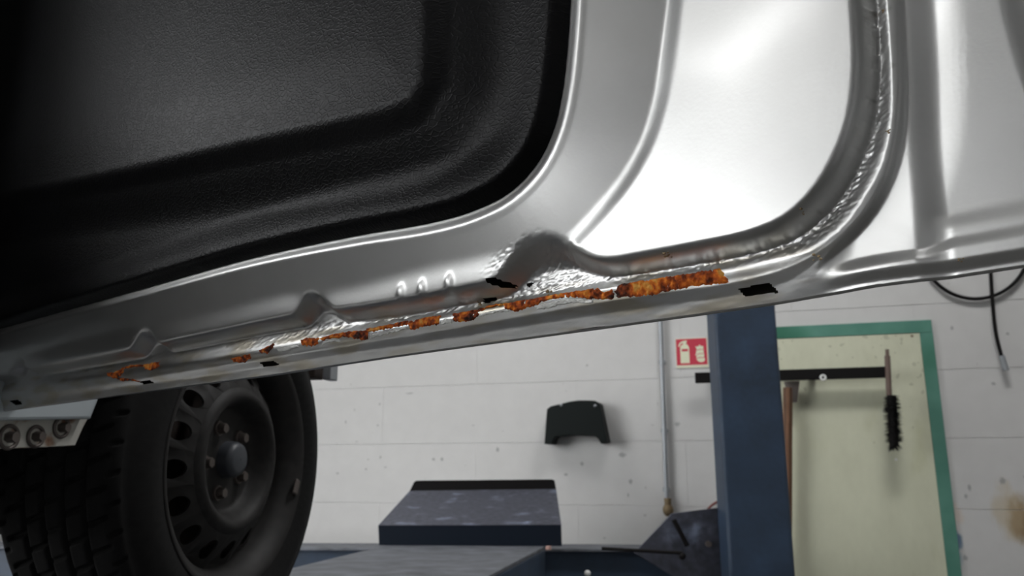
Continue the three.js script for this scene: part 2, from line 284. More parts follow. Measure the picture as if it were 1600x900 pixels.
function H(u, v) {                                        // height of the pressed steel, in metres
  const e = cE.d(u, v) / MM, b = cB.d(u, v) / MM, k = cK.d(u, v) / MM;
  let h;
  if (e >= 0) {
    const t = -cT.d(u, v) / MM, r = -cR.d(u, v) / MM, l = cL.d(u, v) / MM;
    let face = t < 0 ? 12.5 - 9 * sm(0, 6, -t) : 12.5 + 1.7 * sm(0, 8, t) - 0.26 * (t - 6) * sm(3, 12, t);
    let notch = 0, push = 0, soft = 0; for (const [c, s, big] of notches) { const q = (u - c) / s, n = Math.exp(-Math.pow(Math.abs(q) * (q > 0 ? 0.85 : 1.15), 2.8)); notch = Math.max(notch, n); push = Math.max(push, n * (big ? 12 : 9.5)); soft = Math.max(soft, n * (big ? 13 : 8)); }
    const onP = sm(-11, 3, r);
    if (onP < 1) { const q = Math.max(0, 5 - l); face += (1 - onP) * (1 - 0.8 * notch) * sm(2, -22, r) * 4.6 * (1 - Math.exp(-q * q / 300)); }
    face = lerp(face, 5.4 + 0.6 * sm(0, 60, r), onP);
    for (const [x, y] of dimples) { const p = (u - x) / (3.4 * MM), q = (v - y) / (5.5 * MM); face += 1.5 * Math.exp(-Math.pow(p * p + q * q, 1.4)); }
    const wide = 8.5 + soft, rise = (e - push) / wide; h = FL + (face - FL) * (rise >= 1 ? 1 : Math.sin(Math.PI / 2 * sm(-0.1, 1, Math.max(-0.1, rise))));
    const d = Math.hypot((u - sealPatch[0]) / 1.5, v - sealPatch[1]) / MM;
    const rough = Math.max(sm(26, 12, d + 6 * nz(u * 200, v * 200)), 0.6 * sm(7, 1, e));
    if (rough > 0) h += rough * (0.7 * nz(u * 420, v * 420, 2) + 0.8 * nz(u * 900, v * 900, 5));
  } else if (b >= 0) {
    const s = e / (e - b); h = FL + Math.min(3, 0.3 * (b - e)) * sm(0.1, 1, s) + (1 - s) * lerp(1, 0.3, sm(0.13, 0.2, u)) * (0.8 * nz(u * 400, v * 500, 9) + 0.5 * nz(u * 900, v * 900, 4));
  } else {
    const gate = sm(CORNER, CORNER + 0.022, u), kk = Math.max(0.01, k), s = b / (b - kk), top = Math.min(3, 0.3 * Math.max(0, b - e)), fall = 0.34 * (kk - Math.max(b, -24));
    h = FL + top - fall * (s < 0.34 ? 0.2 * sm(0, 0.34, s) : s < 0.66 ? lerp(0.2, 0.72, (s - 0.34) / 0.32) : lerp(0.72, 1, (s - 0.66) / 0.34));
    h += 0.25 * fbm(u * 60, v * 200, 7, 3) * sm(0.19, 0.14, u);
    if (gate > 0 && k < 2) h = lerp(h, lerp(h, skinH(u, v, k), sm(2, -2, k)) - 0.8 * sm(2, 0, Math.abs(k)), gate);
  }
  return h * MM;
}
const theCar = thing('car', 'silver car on the lift with its open rusted door and black steel wheel', 'car');
function carPart(name, frame, label) { const g = new THREE.Group(); g.name = name; theCar.add(g); frame.place(g); g.userData.label = label; return g; }
const door = carPart('door', doorF, 'open silver door with black trim and rusted bottom seam');
const holes = [
  [[1150, 450], [1200, 441], [1212, 455], [1188, 457], [1160, 461]], [[768, 438], [779, 436], [792, 441], [790, 446], [776, 447], [768, 443]], [[803, 438], [814, 436], [813, 440], [806, 444]],
  [[403, 566], [427, 563], [433, 569], [409, 572]], [[215, 598], [229, 593], [240, 598], [224, 601]], [[13, 626], [27, 624], [32, 630], [18, 632]], [[752, 469], [774, 464], [777, 468], [756, 474]],
].map((p, i) => p.map(q => uv(q[0], q[1], i === 1 || i === 2 ? 2 : -9)));
{
  const nx = 720, ny = 330, cache = [];
  const g = gridGeo(nx, ny, (i, j) => {
    const x = -240 + 1960 * i / nx, yb = yOn(pxBottom, x) + 0.8 * nz(x / 14, 3) + ((x > 893 && x < 945) ? (x < 938 ? -1 : 0) : 0), f = j / ny, y = lerp(-225, yb, f);
    const [u, v] = uv(x, y, -9), w = H(u, v); return [u, v, w, u, v];
  }, (i, j, q) => {
    const e = cE.d(q[0], q[1]) / MM; let c = [1, 1, 1];
    if (e < 3) {
      const x = q[0], s = sm(0.02, 0.4, fbm(x * 22, q[1] * 110, 4, 4) + 0.1) * sm(3, -2, e) * sm(0.16, 0.08, x);   // ochre run-off below the rust
      c = [lerp(1, 0.84, s), lerp(1, 0.77, s), lerp(1, 0.64, s)];
      const m = sm(0.25, 0.45, fbm(x * 140, q[1] * 140, 14, 3)) * sm(4, -1, e) * sm(-9, -4, e) * 0.7; c = c.map((a, n) => lerp(a, [0.2, 0.17, 0.13][n], m));
    }
    return c;
  }, (u, v) => holes.some(p => inside(p, u, v)));
  const panel = mesh('inner_panel', g, M.silver, door);
  panel.userData.label = 'silver painted pressed steel inner panel';
  // outer skin, closing the door from behind
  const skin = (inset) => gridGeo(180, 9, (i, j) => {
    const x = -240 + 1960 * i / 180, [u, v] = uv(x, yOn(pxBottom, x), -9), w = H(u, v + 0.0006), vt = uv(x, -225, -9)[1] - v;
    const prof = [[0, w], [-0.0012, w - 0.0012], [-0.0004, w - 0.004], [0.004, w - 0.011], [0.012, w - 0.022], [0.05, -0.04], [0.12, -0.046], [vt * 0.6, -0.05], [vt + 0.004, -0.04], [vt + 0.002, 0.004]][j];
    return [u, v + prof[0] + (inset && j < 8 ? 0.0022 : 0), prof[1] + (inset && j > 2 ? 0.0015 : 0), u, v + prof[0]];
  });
  mesh('hole_shade_sheet', skin(true), M.holeShade, door).userData.label = 'dark sheet added inside the door as shade behind its holes';  // added sheet, coloured dark to stand in for shade behind the holes
  const back = skin(false);
  mesh('outer_skin', back, M.silverPlain, door);
}
// black trim
{
  const edge = curve2(pxT, 420), ny = 190;
  const pad = fromPx([[-160, 356], [0, 321], [200, 282], [400, 240], [560, 207], [640, 186], [672, 168], [687, 140], [691, 100], [692, 40], [691, -60], [690, -230]], 26, 70);
  const wOf = (u, v) => {
    const t = cT.d(u, v) / MM, p = pad.d(u, v) / MM;
    let h = 9.5 + 14 * Math.sin(Math.PI / 2 * sm(-3, 11, t)); h = lerp(h, 18, sm(9, 40, t));
    h += 15 * sm(-50, 5, p) + 7 * sm(-12, 9, p) + 1.2 * sm(10, 60, p);
    return h * MM;
  };
  const g = gridGeo(edge.length - 1, ny + 2, (i, j) => {
    const [x, yb] = edge[i], f = Math.min(1, j / ny), y = lerp(-225, yb, 1 - Math.pow(1 - f, 1.25)), [u, v] = uv(x, y, 12);
    const w = j <= ny ? wOf(u, v) : [0, 0.0075, 0.001][j - ny]; return [u, v, w, u, v];
  });
  const trim = mesh('trim_panel', g, M.trim, door); trim.userData.label = 'black grained plastic trim panel with raised pad';
}
// rust along the seam
const rustSpots = [
  [[[955, 444], [1000, 435], [1060, 426], [1127, 415]], [[952, 466], [1010, 461], [1060, 451], [1141, 441]]],
  [[[876, 456], [905, 452], [932, 448], [940, 455], [957, 446]], [[880, 463], [905, 466], [935, 468], [957, 466]]],
  [[[780, 472], [810, 467], [850, 460], [882, 455]], [[782, 481], [803, 487], [830, 477], [850, 470], [882, 463]]],
  [[[742, 482], [760, 476], [782, 472]], [[744, 488], [762, 480], [782, 477]]],
  [[[703, 489], [722, 484], [748, 481]], [[705, 503], [732, 503], [746, 492]]],
  [[[634, 500], [655, 495], [686, 490]], [[636, 517], [655, 512], [686, 507]]],
  [[[566, 513], [600, 507], [636, 498]], [[570, 520], [600, 514], [636, 508]]],
  [[[540, 517], [560, 515], [575, 514]], [[545, 526], [560, 532], [574, 529]]],
  [[[496, 528], [515, 522], [545, 516]], [[498, 533], [520, 528], [546, 527]]],
  [[[466, 530], [480, 526], [497, 527]], [[470, 540], [482, 542], [496, 538]]],
  [[[402, 547], [412, 542], [426, 535]], [[405, 551], [416, 552], [424, 545]]],
  [[[358, 560], [372, 556], [390, 552]], [[362, 564], [376, 567], [390, 558]]],
  [[[164, 582], [176, 580], [190, 574]], [[166, 587], [180, 593], [192, 582]]],
  [[[184, 574], [205, 569], [226, 568]], [[186, 579], [205, 573], [226, 573]]],
  [[[222, 569], [236, 565], [247, 563]], [[224, 578], [236, 580], [246, 573]]],
  [[[176, 588], [195, 591], [214, 595]], [[180, 594], [195, 595], [214, 598]]],
];
function crust(name, up, lo, mat, lift, amp, ragged, s) {
  const a = curve2(up, 60), b = curve2(lo, 60), n = Math.max(24, Math.round((up.at(-1)[0] - up[0][0]) * 0.9)), m = 14;
  const pick = (c, f) => { const k = Math.min(59, Math.floor(f * 60)), q = f * 60 - k; return [lerp(c[k][0], c[k + 1][0], q), lerp(c[k][1], c[k + 1][1], q)]; };
  return mesh(name, gridGeo(n, m, (i, j) => {
    const f = i / n, g = j / m, p = pick(a, f), q = pick(b, f), jag = (y) => ragged * (1.1 * nz(p[0] / 5, y, s) + 0.9 * nz(p[0] / 2.1, y, s + 4));
    const x = lerp(p[0], q[0], g) + ragged * 0.8 * nz(g * 5, p[1] / 6, s) * (f < 0.05 || f > 0.95 ? 1.6 : 0.5), y = lerp(p[1] + 0.6 * jag(1.5), q[1] + jag(8.5), g);
    const [u, v] = uv(x, y, -6), rim = Math.min(sm(0, 0.16, g), sm(1, 0.84, g), sm(0, 0.06, f), sm(1, 0.94, f));
    const w = H(u, v) + (lerp(-0.5, lift, rim) + rim * amp * (nz(u * 300, v * 300, s) + 0.6 * nz(u * 700, v * 700, s))) * MM;
    return [u, v, w, u, v];
  }), mat, door);
}
rustSpots.forEach(([up, lo], i) => { const o = crust('rust_patch', up, lo, M.rust, 0.7, 0.9, 2.2, i * 3.1); if (!i) o.userData.label = 'long bright orange rust patch on the seam'; });
// curled paint along the lower edge of the rust
for (const [up, lo] of [[[[828, 478], [850, 472], [880, 466], [925, 468]], [[832, 484], [852, 481], [880, 474], [925, 472]]], [[[574, 523], [600, 517], [633, 510]], [[576, 529], [602, 522], [634, 514]]], [[[500, 535], [515, 531], [530, 530]], [[500, 539], [515, 535], [530, 533]]], [[[744, 491], [760, 486], [795, 481]], [[744, 495], [762, 490], [796, 485]]], [[[686, 501], [694, 497], [704, 497]], [[686, 507], [694, 506], [704, 505]]], [[[430, 545], [448, 541], [467, 536]], [[432, 551], [448, 548], [468, 542]]]])
  crust('paint_flake', up, lo, M.flake, 0.5, 0.4, 1.6, up[0][0]);
// dirt lumps
for (const [x, y, r, w] of [[1034, 396, 3.2, 8], [1248, 323, 2.2, 10], [851, 455, 4.2, -4], [1383, 200, 1.8, -3], [1501, 406, 1.6, -9], [1270, 398, 2.6, -3], [232, 570, 2.2, -3], [740, 472, 3, -4], [1376, 8, 1.6, -3]]) {
  const [u, v] = uv(x, y, w), parts = [];
  for (let i = 0; i < 6; i++) { const a = u + (rnd() - 0.5) * r * 1.3 * MM, b = v + (rnd() - 0.5) * r * MM; parts.push(new THREE.IcosahedronGeometry(r * (0.18 + 0.22 * rnd()) * MM, 0).scale(1, 0.8, 0.6).translate(a, b, H(a, b))); }
  mesh('dirt_clump', mergeGeometries(parts), M.dirt, door);
}

// ------------------------------------------------------------------ the car: wheel, body, underside
const ca = THREE.MathUtils.degToRad(13);
const carA = new THREE.Vector3(Math.sin(ca), 0, -Math.cos(ca)), carR = new THREE.Vector3(Math.cos(ca), 0, Math.sin(ca));
const car = new Frame(at(378, 718, 1.4), carA, UP, carR);   // u forwards along the car, w outwards
const TYRE = 0.315;
{
  const g = carPart('wheel', car, 'black steel wheel with round vent holes');
  // a profile turned about the w axis
  const turn = (prof, n, fn, uvk = 1) => gridGeo(n, prof.length - 1, (i, j) => { const th = -2 * Math.PI * i / n, [r0, w] = prof[j], r = r0 + (fn ? fn(th, j) : 0); return [r * Math.cos(th), r * Math.sin(th), w, i / n * 6 * uvk, j / prof.length]; });
  // tyre: from the outer bead over the tread to the inner bead
  const prof = []; const N = 110, WT = 0.205;
  for (let k = 0; k <= 14; k++) { const f = k / 14; prof.push([lerp(0.206, TYRE - 0.022, f), -0.004 + 0.016 * Math.sin(Math.PI * Math.min(1, f * 0.95 + 0.02)) - 0.002 * f]); }
  for (let k = 1; k <= 8; k++) { const a = k / 8 * Math.PI / 2; prof.push([TYRE - 0.022 + 0.018 * Math.sin(a), -0.024 + 0.020 * Math.cos(a)]); }
  const t0 = prof.length; for (let k = 1; k <= 60; k++) prof.push([TYRE - 0.004 + 0.004 * Math.sin(Math.PI * k / 60), -0.024 - (WT - 0.04) * k / 60]);
  for (let k = 1; k <= 8; k++) { const a = k / 8 * Math.PI / 2; prof.push([TYRE - 0.022 + 0.018 * Math.cos(a), -0.024 - (WT - 0.04) - 0.018 * Math.sin(a)]); }
  prof.push([0.206, -WT]);
  const groove = (th, j) => {
    const w = prof[j][1], f = (-w - 0.02) / (WT - 0.04); if (prof[j][0] < TYRE - 0.012 || w < -WT + 0.006) return 0;
    let d = 0; for (const c of [0.2, 0.4, 0.6, 0.8]) d = Math.max(d, sm(0.028, 0.014, Math.abs(f - c)));
    const rib = Math.floor(f * 5), ph = (th / (2 * Math.PI)) * -46 + (rib * 0.37) + f * 1.3, q = Math.abs(ph - Math.round(ph));
    d = Math.max(d, (rib === 2 ? 0.5 : 1) * sm(0.10, 0.06, q)); return -0.0065 * d;
  };
  const ty = mesh('tyre', turn(prof, 900, groove), M.rubber, g); ty.userData.label = 'worn black tyre with blocky tread';
  // rim barrel, outer lip and dish
  mesh('rim_barrel', turn([[0.198, -0.19], [0.214, -0.188], [0.190, -0.17], [0.185, -0.06], [0.187, -0.03], [0.196, -0.020], [0.200, -0.008], [0.212, -0.004], [0.219, 0.002], [0.217, 0.006], [0.208, 0.002], [0.198, -0.006], [0.190, -0.016], [0.183, -0.030], [0.180, -0.05]], 160), M.rim, g);
  const dishW = r => r > 0.172 ? -0.042 : r > 0.125 ? lerp(-0.008, -0.034, sm(0.125, 0.172, r)) : -0.008;
  const face = []; const S = 16, step = 2 * Math.PI / S;
  for (let s = 0; s < S; s++) {                            // ring with one round vent hole in each sector
    const sh = new THREE.Shape(), q = 10, r0 = 0.124, r1 = 0.183;
    for (let k = 0; k <= q; k++) sh[k ? 'lineTo' : 'moveTo'](step * (k / q - 0.5), r0);
    for (let k = 1; k <= 6; k++) sh.lineTo(step / 2, lerp(r0, r1, k / 6));
    for (let k = 1; k <= q; k++) sh.lineTo(step * (0.5 - k / q), r1);
    for (let k = 1; k < 6; k++) sh.lineTo(-step / 2, lerp(r1, r0, k / 6));
    const h = new THREE.Path(), rc = 0.153, rr = 0.0155; for (let k = 0; k < 24; k++) h[k ? 'lineTo' : 'moveTo'](Math.cos(-k / 24 * 2 * Math.PI) * rr / rc, rc + Math.sin(-k / 24 * 2 * Math.PI) * rr); h.closePath();
    sh.holes.push(h);
    const e = new THREE.ExtrudeGeometry(sh, { depth: 0.004, bevelEnabled: false, steps: 1 }), p = e.attributes.position;
    for (let k = 0; k < p.count; k++) { const th = p.getX(k) + s * step + 0.11, r = p.getY(k), z = p.getZ(k); p.setXYZ(k, r * Math.cos(th), r * Math.sin(th), dishW(r) - 0.004 + z); }
    e.computeVertexNormals(); face.push(e);
  }
  const disc = mesh('wheel_disc', toCreasedNormals(mergeGeometries(face), 0.7), M.rim, g);
  mesh('brake_drum', new THREE.CylinderGeometry(0.15, 0.15, 0.09, 48).rotateX(Math.PI / 2).translate(0, 0, -0.115), M.under, g);
  mesh('backing_plate', new THREE.CylinderGeometry(0.184, 0.184, 0.004, 48).rotateX(Math.PI / 2).translate(0, 0, -0.165), M.under, g); disc.userData.label = 'ring with sixteen round vent holes';
  mesh('wheel_bowl', turn([[0.126, -0.0085], [0.121, -0.003], [0.114, 0.001], [0.107, 0.000], [0.100, -0.006], [0.094, -0.018], [0.089, -0.030], [0.082, -0.036], [0.040, -0.036], [0.034, -0.030], [0.002, -0.030]], 120), M.rim, g);
  const cap = mesh('hub_cap', turn([[0.032, -0.034], [0.031, -0.014], [0.027, -0.006], [0.020, -0.003], [0.001, -0.002]], 48), M.cap, g); cap.userData.label = 'blue grey hub cap';
  for (let k = 0; k < 5; k++) {
    const th = Math.PI / 2 + 0.42 + k * 2 * Math.PI / 5, x = 0.058 * Math.cos(th), y = 0.058 * Math.sin(th);
    const b = new THREE.CylinderGeometry(0.0085, 0.0105, 0.016, 6).rotateX(Math.PI / 2).translate(x, y, -0.028), ring = new THREE.CylinderGeometry(0.013, 0.014, 0.005, 20).rotateX(Math.PI / 2).translate(x, y, -0.035);
    mesh('wheel_bolt', mergeGeometries([b, ring]), M.bolt, g);
  }
  mesh('balance_weight', moved(box(0.03, 0.016, 0.006, 0.003), 0, 0, 0).rotateZ(1.2).translate(0.196, -0.05, 0.004), M.bolt, g);
}
// body of the car: sill end, flange with bolts, underside, cabin beyond the frame
{
  const g = carPart('body', car, 'pale sill end and dark underside');
  const poly = (pts, w, depth, bevel = 0.002) => { const sh = new THREE.Shape(pts.map(p => { const q = car.px(p[0], p[1], w); return new THREE.Vector2(q[0], q[1]); })); return new THREE.ExtrudeGeometry(sh, { depth, bevelEnabled: bevel > 0, bevelSize: bevel, bevelThickness: bevel, bevelSegments: 2 }).translate(0, 0, w - depth - bevel); };
  const sill = mesh('sill', poly([[-200, 560], [165, 560], [156, 612], [141, 650], [0, 652], [-200, 656]], -0.03, 0.03, 0.004), M.paleBody, g); sill.userData.label = 'pale blue grey painted sill';
  const fl = mesh('sill_flange', poly([[-200, 650], [140, 648], [129, 668], [117, 695], [60, 698], [0, 700], [-200, 705]], -0.048, 0.004, 0.001), M.flange, g); fl.userData.label = 'rusty pale flange with bolt heads';
  for (const [x, y, r] of [[15, 683, 0.012], [57, 682, 0.011], [97, 668, 0.011]]) {
    const p = car.px(x, y, -0.046);
    mesh('flange_bolt', mergeGeometries([new THREE.CylinderGeometry(r * 0.55, r * 0.6, 0.012, 6).rotateX(Math.PI / 2).translate(p[0], p[1], -0.042), new THREE.TorusGeometry(r * 1.15, r * 0.22, 8, 24).translate(p[0], p[1], -0.047)].map(q => q.toNonIndexed())), M.bolt, g);
  }
  mesh('underbody', moved(box(2.3, 0.5, 1.2, 0.03), -0.6, 0.13, -0.9), M.under, g);
  mesh('wheel_arch', gridGeo(40, 1, (i, j) => { const th = 1.5 * i / 40 + 0.62; return [0.36 * Math.cos(th), 0.36 * Math.sin(th), j ? 0.02 : -0.32]; }), M.under, g);
  const br = car.loc(at(505, 578, 2.0));
  mesh('bumper_bracket', moved(box(0.05, 0.045, 0.5, 0.004), br[0], br[1], br[2] - 0.26), M.under, g);
  mesh('bracket_end', moved(box(0.04, 0.05, 0.022, 0.003), br[0], br[1] - 0.002, br[2] + 0.02), M.galv, g);
  // unseen cabin, dash and far side sized to darken the door's reflections: carpet, same trim, headlined roof, pillars
  mesh('cabin_floor', slab(-1.75, -0.45, 0.02, 0.10, -1.5, -0.12), M.carpet, g);
  mesh('unseen_far_door', slab(-1.75, -0.2, 0.02, 0.8, -1.6, -1.55), M.silverPlain, g);
  mesh('unseen_far_trim', moved(box(1.4, 0.66, 0.045, 0.02), -1.0, 0.44, -1.526), M.trim, g);
  mesh('unseen_dashboard', moved(box(0.55, 0.62, 1.36, 0.06), -0.46, 0.44, -0.82), M.plastic, g);
  mesh('roof', moved(box(1.1, 0.05, 1.3, 0.02), -1.3, 1.33, -0.82), M.silverPlain, g);
  mesh('headlining', moved(box(1.05, 0.02, 1.24, 0.008), -1.3, 1.294, -0.82), M.carpet, g);
  for (const w of [-1.48, -0.16]) mesh('windscreen_pillar', rod(new THREE.Vector3(-0.3, 0.72, w), new THREE.Vector3(-0.82, 1.32, w), 0.035), M.silverPlain, g);
}

// ------------------------------------------------------------------ the lift
const deckY = car.O.y - TYRE - 0.004;
const onDeck = (x, y, h = deckY) => { const d = ray(x, y), t = (h - EYE.y) / d.y; return d.multiplyScalar(t).add(EYE); };
const lyaw = THREE.MathUtils.degToRad(9);
const farR = onDeck(852, 853), runF = new Frame(farR, new THREE.Vector3(Math.cos(ca - 0.02), 0, Math.sin(ca - 0.02)), UP, new THREE.Vector3(-Math.sin(ca - 0.02), 0, Math.cos(ca - 0.02)));
{
  const g = thing('lift_runway', 'dark grey steel runway of the car lift ending at a wheel stop', 'lift runway'); runF.place(g);
  mesh('deck', metric(moved(box(0.66, 0.012, 4.4, 0.002), -0.33, -0.006, 2.2), 0.8), M.deck, g);
  for (const s of [0, 1]) mesh('side_beam', metric(moved(box(0.05, 0.13, 4.4, 0.006), s ? -0.025 : -0.635, -0.078, 2.2)), M.blue, g);
}
{
  const g = thing('wheel_stop', 'scuffed dark steel wheel stop standing at the runway end', 'wheel stop');
  const o = onDeck(735, 853); const fr = new Frame(o, new THREE.Vector3(Math.cos(0.06), 0, Math.sin(0.06)), UP, new THREE.Vector3(-Math.sin(0.06), 0, Math.cos(0.06))); fr.place(g);
  const P = (x, y, w) => { const q = fr.px(x, y, w); return new THREE.Vector3(...q); };
  const sheet = (a, b, c, d, t = 0.006) => { const n = new THREE.Vector3().crossVectors(b.clone().sub(a), d.clone().sub(a)).normalize().multiplyScalar(-t); const v = [a, b, c, d], w = v.map(p => p.clone().add(n)); const quad = (p, q, r, s) => { const e = new THREE.BufferGeometry().setFromPoints([p, q, r, p, r, s]); e.setAttribute('uv', new THREE.Float32BufferAttribute([0, 0, 1, 0, 1, 1, 0, 0, 1, 1, 0, 1], 2)); return e; }; const m = mergeGeometries([quad(a, b, c, d), quad(w[3], w[2], w[1], w[0]), ...[0, 1, 2, 3].map(k => quad(v[(k + 1) % 4], v[k], w[k], w[(k + 1) % 4]))]); m.computeVertexNormals(); return m; };
  const f0 = P(592, 859, 0.0).setY(0.001), f1 = P(878, 858, 0.0).setY(0.001), f2 = P(877, 820, 0), f3 = P(591, 821, 0);
  mesh('front_plate', sheet(f0, f1, f2, f3), M.darkBlue, g);
  const t2 = P(869, 764, -0.16), t3 = P(640, 767, -0.16);
  const sl = mesh('sloped_plate', sheet(f3, f2, t2, t3), M.worn, g); sl.userData.label = 'sloped plate with pale blue scuff marks';
  const a = P(640, 767, -0.16), b = P(869, 764, -0.16), c = P(867, 749, -0.17), d = P(648, 751, -0.17), sh = new THREE.Shape();
  sh.moveTo(a.x, a.y); sh.lineTo(b.x, b.y); sh.lineTo(c.x, c.y - 0.014); sh.quadraticCurveTo(c.x, c.y, c.x - 0.016, c.y); sh.lineTo(d.x + 0.014, d.y); sh.quadraticCurveTo(d.x, d.y, d.x - 0.006, d.y - 0.016);
  mesh('top_lip', new THREE.ExtrudeGeometry(sh, { depth: 0.006, bevelEnabled: false }).translate(0, 0, -0.168), M.black, g);
}
const liftO = at(1165, 880, 3.15); liftO.y = deckY;
const lift = new Frame(liftO, new THREE.Vector3(Math.cos(0.05), 0, Math.sin(0.05)), UP, new THREE.Vector3(-Math.sin(0.05), 0, Math.cos(0.05)));
{
  const g = thing('lift_crossbeam', 'dark blue steel crossbeam of the lift running behind the wheel stop', 'crossbeam'); lift.place(g);
  const top = lift.px(700, 861, -0.22)[1];
  mesh('beam', metric(moved(box(4.2, 0.2, 0.16, 0.012), -2.02, top - 0.1, -0.36)), M.blue, g);
  mesh('top_plate', metric(moved(box(4.2, 0.012, 0.24, 0.003), -2.02, top + 0.003, -0.36)), M.deck, g);
  const poly = (pts, w, depth, mat, name, par = g) => { const s = new THREE.Shape(pts.map(p => { const q = lift.px(p[0], p[1], w); return new THREE.Vector2(q[0], q[1]); })); return mesh(name, new THREE.ExtrudeGeometry(s, { depth, bevelEnabled: true, bevelSize: 0.002, bevelThickness: 0.002, bevelSegments: 1 }).translate(0, 0, w - depth), mat, par); };
  const gu = poly([[992, 864], [1050, 803], [1140, 792], [1150, 905], [1060, 905]], -0.05, 0.012, M.worn, 'gusset_plate'); gu.userData.label = 'worn dark gusset plate with cut corner';
  const q0 = lift.px(940, 857, 0.03), q1 = lift.px(1066, 864, 0.03);
  mesh('locking_bar', rod(new THREE.Vector3(...q0), new THREE.Vector3(...q1), 0.007), M.black, g);
  mesh('bar_knob', new THREE.SphereGeometry(0.014, 12, 8).translate(q1[0], q1[1] - 0.012, q1[2]), M.black, g);
  const l0 = lift.px(1053, 812, -0.03), l1 = lift.px(1074, 853, -0.03);
  mesh('release_lever', rod(new THREE.Vector3(...l0), new THREE.Vector3(...l1), 0.01), M.black, g);
  const w1 = lift.px(918, 896, -0.09); mesh('white_cap', new THREE.SphereGeometry(0.013, 12, 8).translate(w1[0], w1[1], w1[2]), M.white, g);
  const w2 = lift.px(857, 856, -0.05); mesh('bolt_head', new THREE.CylinderGeometry(0.012, 0.014, 0.014, 6).translate(w2[0], w2[1], w2[2]), M.pink, g);
  const w3 = lift.px(1107, 850, -0.04); mesh('bolt_head', new THREE.CylinderGeometry(0.012, 0.012, 0.02, 12).rotateX(Math.PI / 2).translate(w3[0], w3[1], w3[2]), M.bolt, g);
}
{
  const g = thing('lift_post', 'tall dark blue steel lift post beside the pale board', 'lift post');
  const a = at(1129, 700, 3.12), b = at(1228, 700, 3.12), wd = a.distanceTo(b), c = a.clone().add(b).multiplyScalar(0.5);
  g.position.set(c.x, 0, c.z); g.rotation.y = -0.05;
  const sh = new THREE.Shape(), x = wd / 2, r = 0.018; sh.moveTo(-x + r, 0); sh.lineTo(x - r, 0); sh.quadraticCurveTo(x, 0, x, -r); sh.lineTo(x, -0.16); sh.lineTo(-x, -0.16); sh.lineTo(-x, -r); sh.quadraticCurveTo(-x, 0, -x + r, 0);
  const e = new THREE.ExtrudeGeometry(sh, { depth: 2.6, bevelEnabled: false }).rotateX(-Math.PI / 2); // front at z = 0, back at +z after the turn
  e.rotateY(Math.PI); const p = e.attributes.uv; const q = e.attributes.position; for (let i = 0; i < p.count; i++) p.setXY(i, q.getX(i) * 1.2, q.getY(i) * 1.2);
  mesh('column', e.translate(0, 0, 0), M.blue, g);
  mesh('base_plate', moved(box(wd + 0.16, 0.02, 0.34, 0.004), 0, 0.01, -0.08), M.blue, g);
}

// ------------------------------------------------------------------ things on the wall
const onWall = (x, y, w = 0) => new THREE.Vector3(...wall.px(x, y, w));
function wallThing(name, label, category, x, y, group) {  // a group whose origin stands on the wall at that point
  const g = thing(name, label, category, group), p = onWall(x, y); g.position.copy(wall.world(p.x, p.y, 0)); g.rotation.y = -yaw;
  g.userData.o = [p.x, p.y]; return g;
}
const rel = (g, x, y, w = 0) => { const p = onWall(x, y, w), [a, b] = g.userData.o; return new THREE.Vector3(p.x - a, p.y - b, w); };
{
  const g = wallThing('framed_board', 'pale green board with painted green frame on the white wall', 'board', 1340, 720);
  const tl = rel(g, 1240, 526, 0.012), tr = rel(g, 1437, 520, 0.012), fr = rel(g, 1455, 500, 0.012), ft = rel(g, 1340, 505, 0.012);
  const x1 = tr.x, x0 = rel(g, 1150, 530, 0.012).x, yT = tr.y, yB = -1.1, fw = fr.x - tr.x, fh = ft.y - yT;
  const tex = dataTex(512, 1024, (x, y) => { const k = 6 * tile(x, y, 7, 5, 81) * 2 + 8 * tile(x, y, 30, 4, 83), s = tile(x, y * 2, 26, 2, 85) > 0.5 ? 22 : 0, q = sm(0.1, 0.4, tile(x, y, 5, 4, 88)) * 14; return [205 + k - s - q, 206 + k - s - q, 182 + k - s - q * 1.4]; }, true);
  const bw = x1 - x0, bh = yT - yB;
  mesh('board', moved(box(bw, bh, 0.008, 0.002), (x0 + x1) / 2, (yT + yB) / 2, 0.006), std({ map: tex, roughness: 0.6 }), g);
  mesh('frame_rail', moved(metric(box(bw + 2 * fw, fh, 0.012, 0.002), 0.8), (x0 + x1) / 2, yT + fh / 2 + 0.0005, 0.007), M.green, g);
  mesh('frame_stile', moved(metric(box(fw, bh, 0.012, 0.002), 0.8), x1 + fw / 2 + 0.0005, (yT + yB) / 2, 0.007), M.green, g);
  mesh('frame_stile', moved(metric(box(fw, bh, 0.012, 0.002), 0.8), x0 - fw / 2 - 0.0005, (yT + yB) / 2, 0.007), M.green, g);
  const n = rel(g, 1425, 525, 0.012); mesh('screw', new THREE.CylinderGeometry(0.006, 0.006, 0.004, 12).rotateX(Math.PI / 2).translate(n.x, n.y, 0.011), M.brass, g);
  const n2 = rel(g, 1400, 718, 0.012); mesh('screw', new THREE.CylinderGeometry(0.006, 0.006, 0.004, 12).rotateX(Math.PI / 2).translate(n2.x, n2.y, 0.011), M.white, g);
}
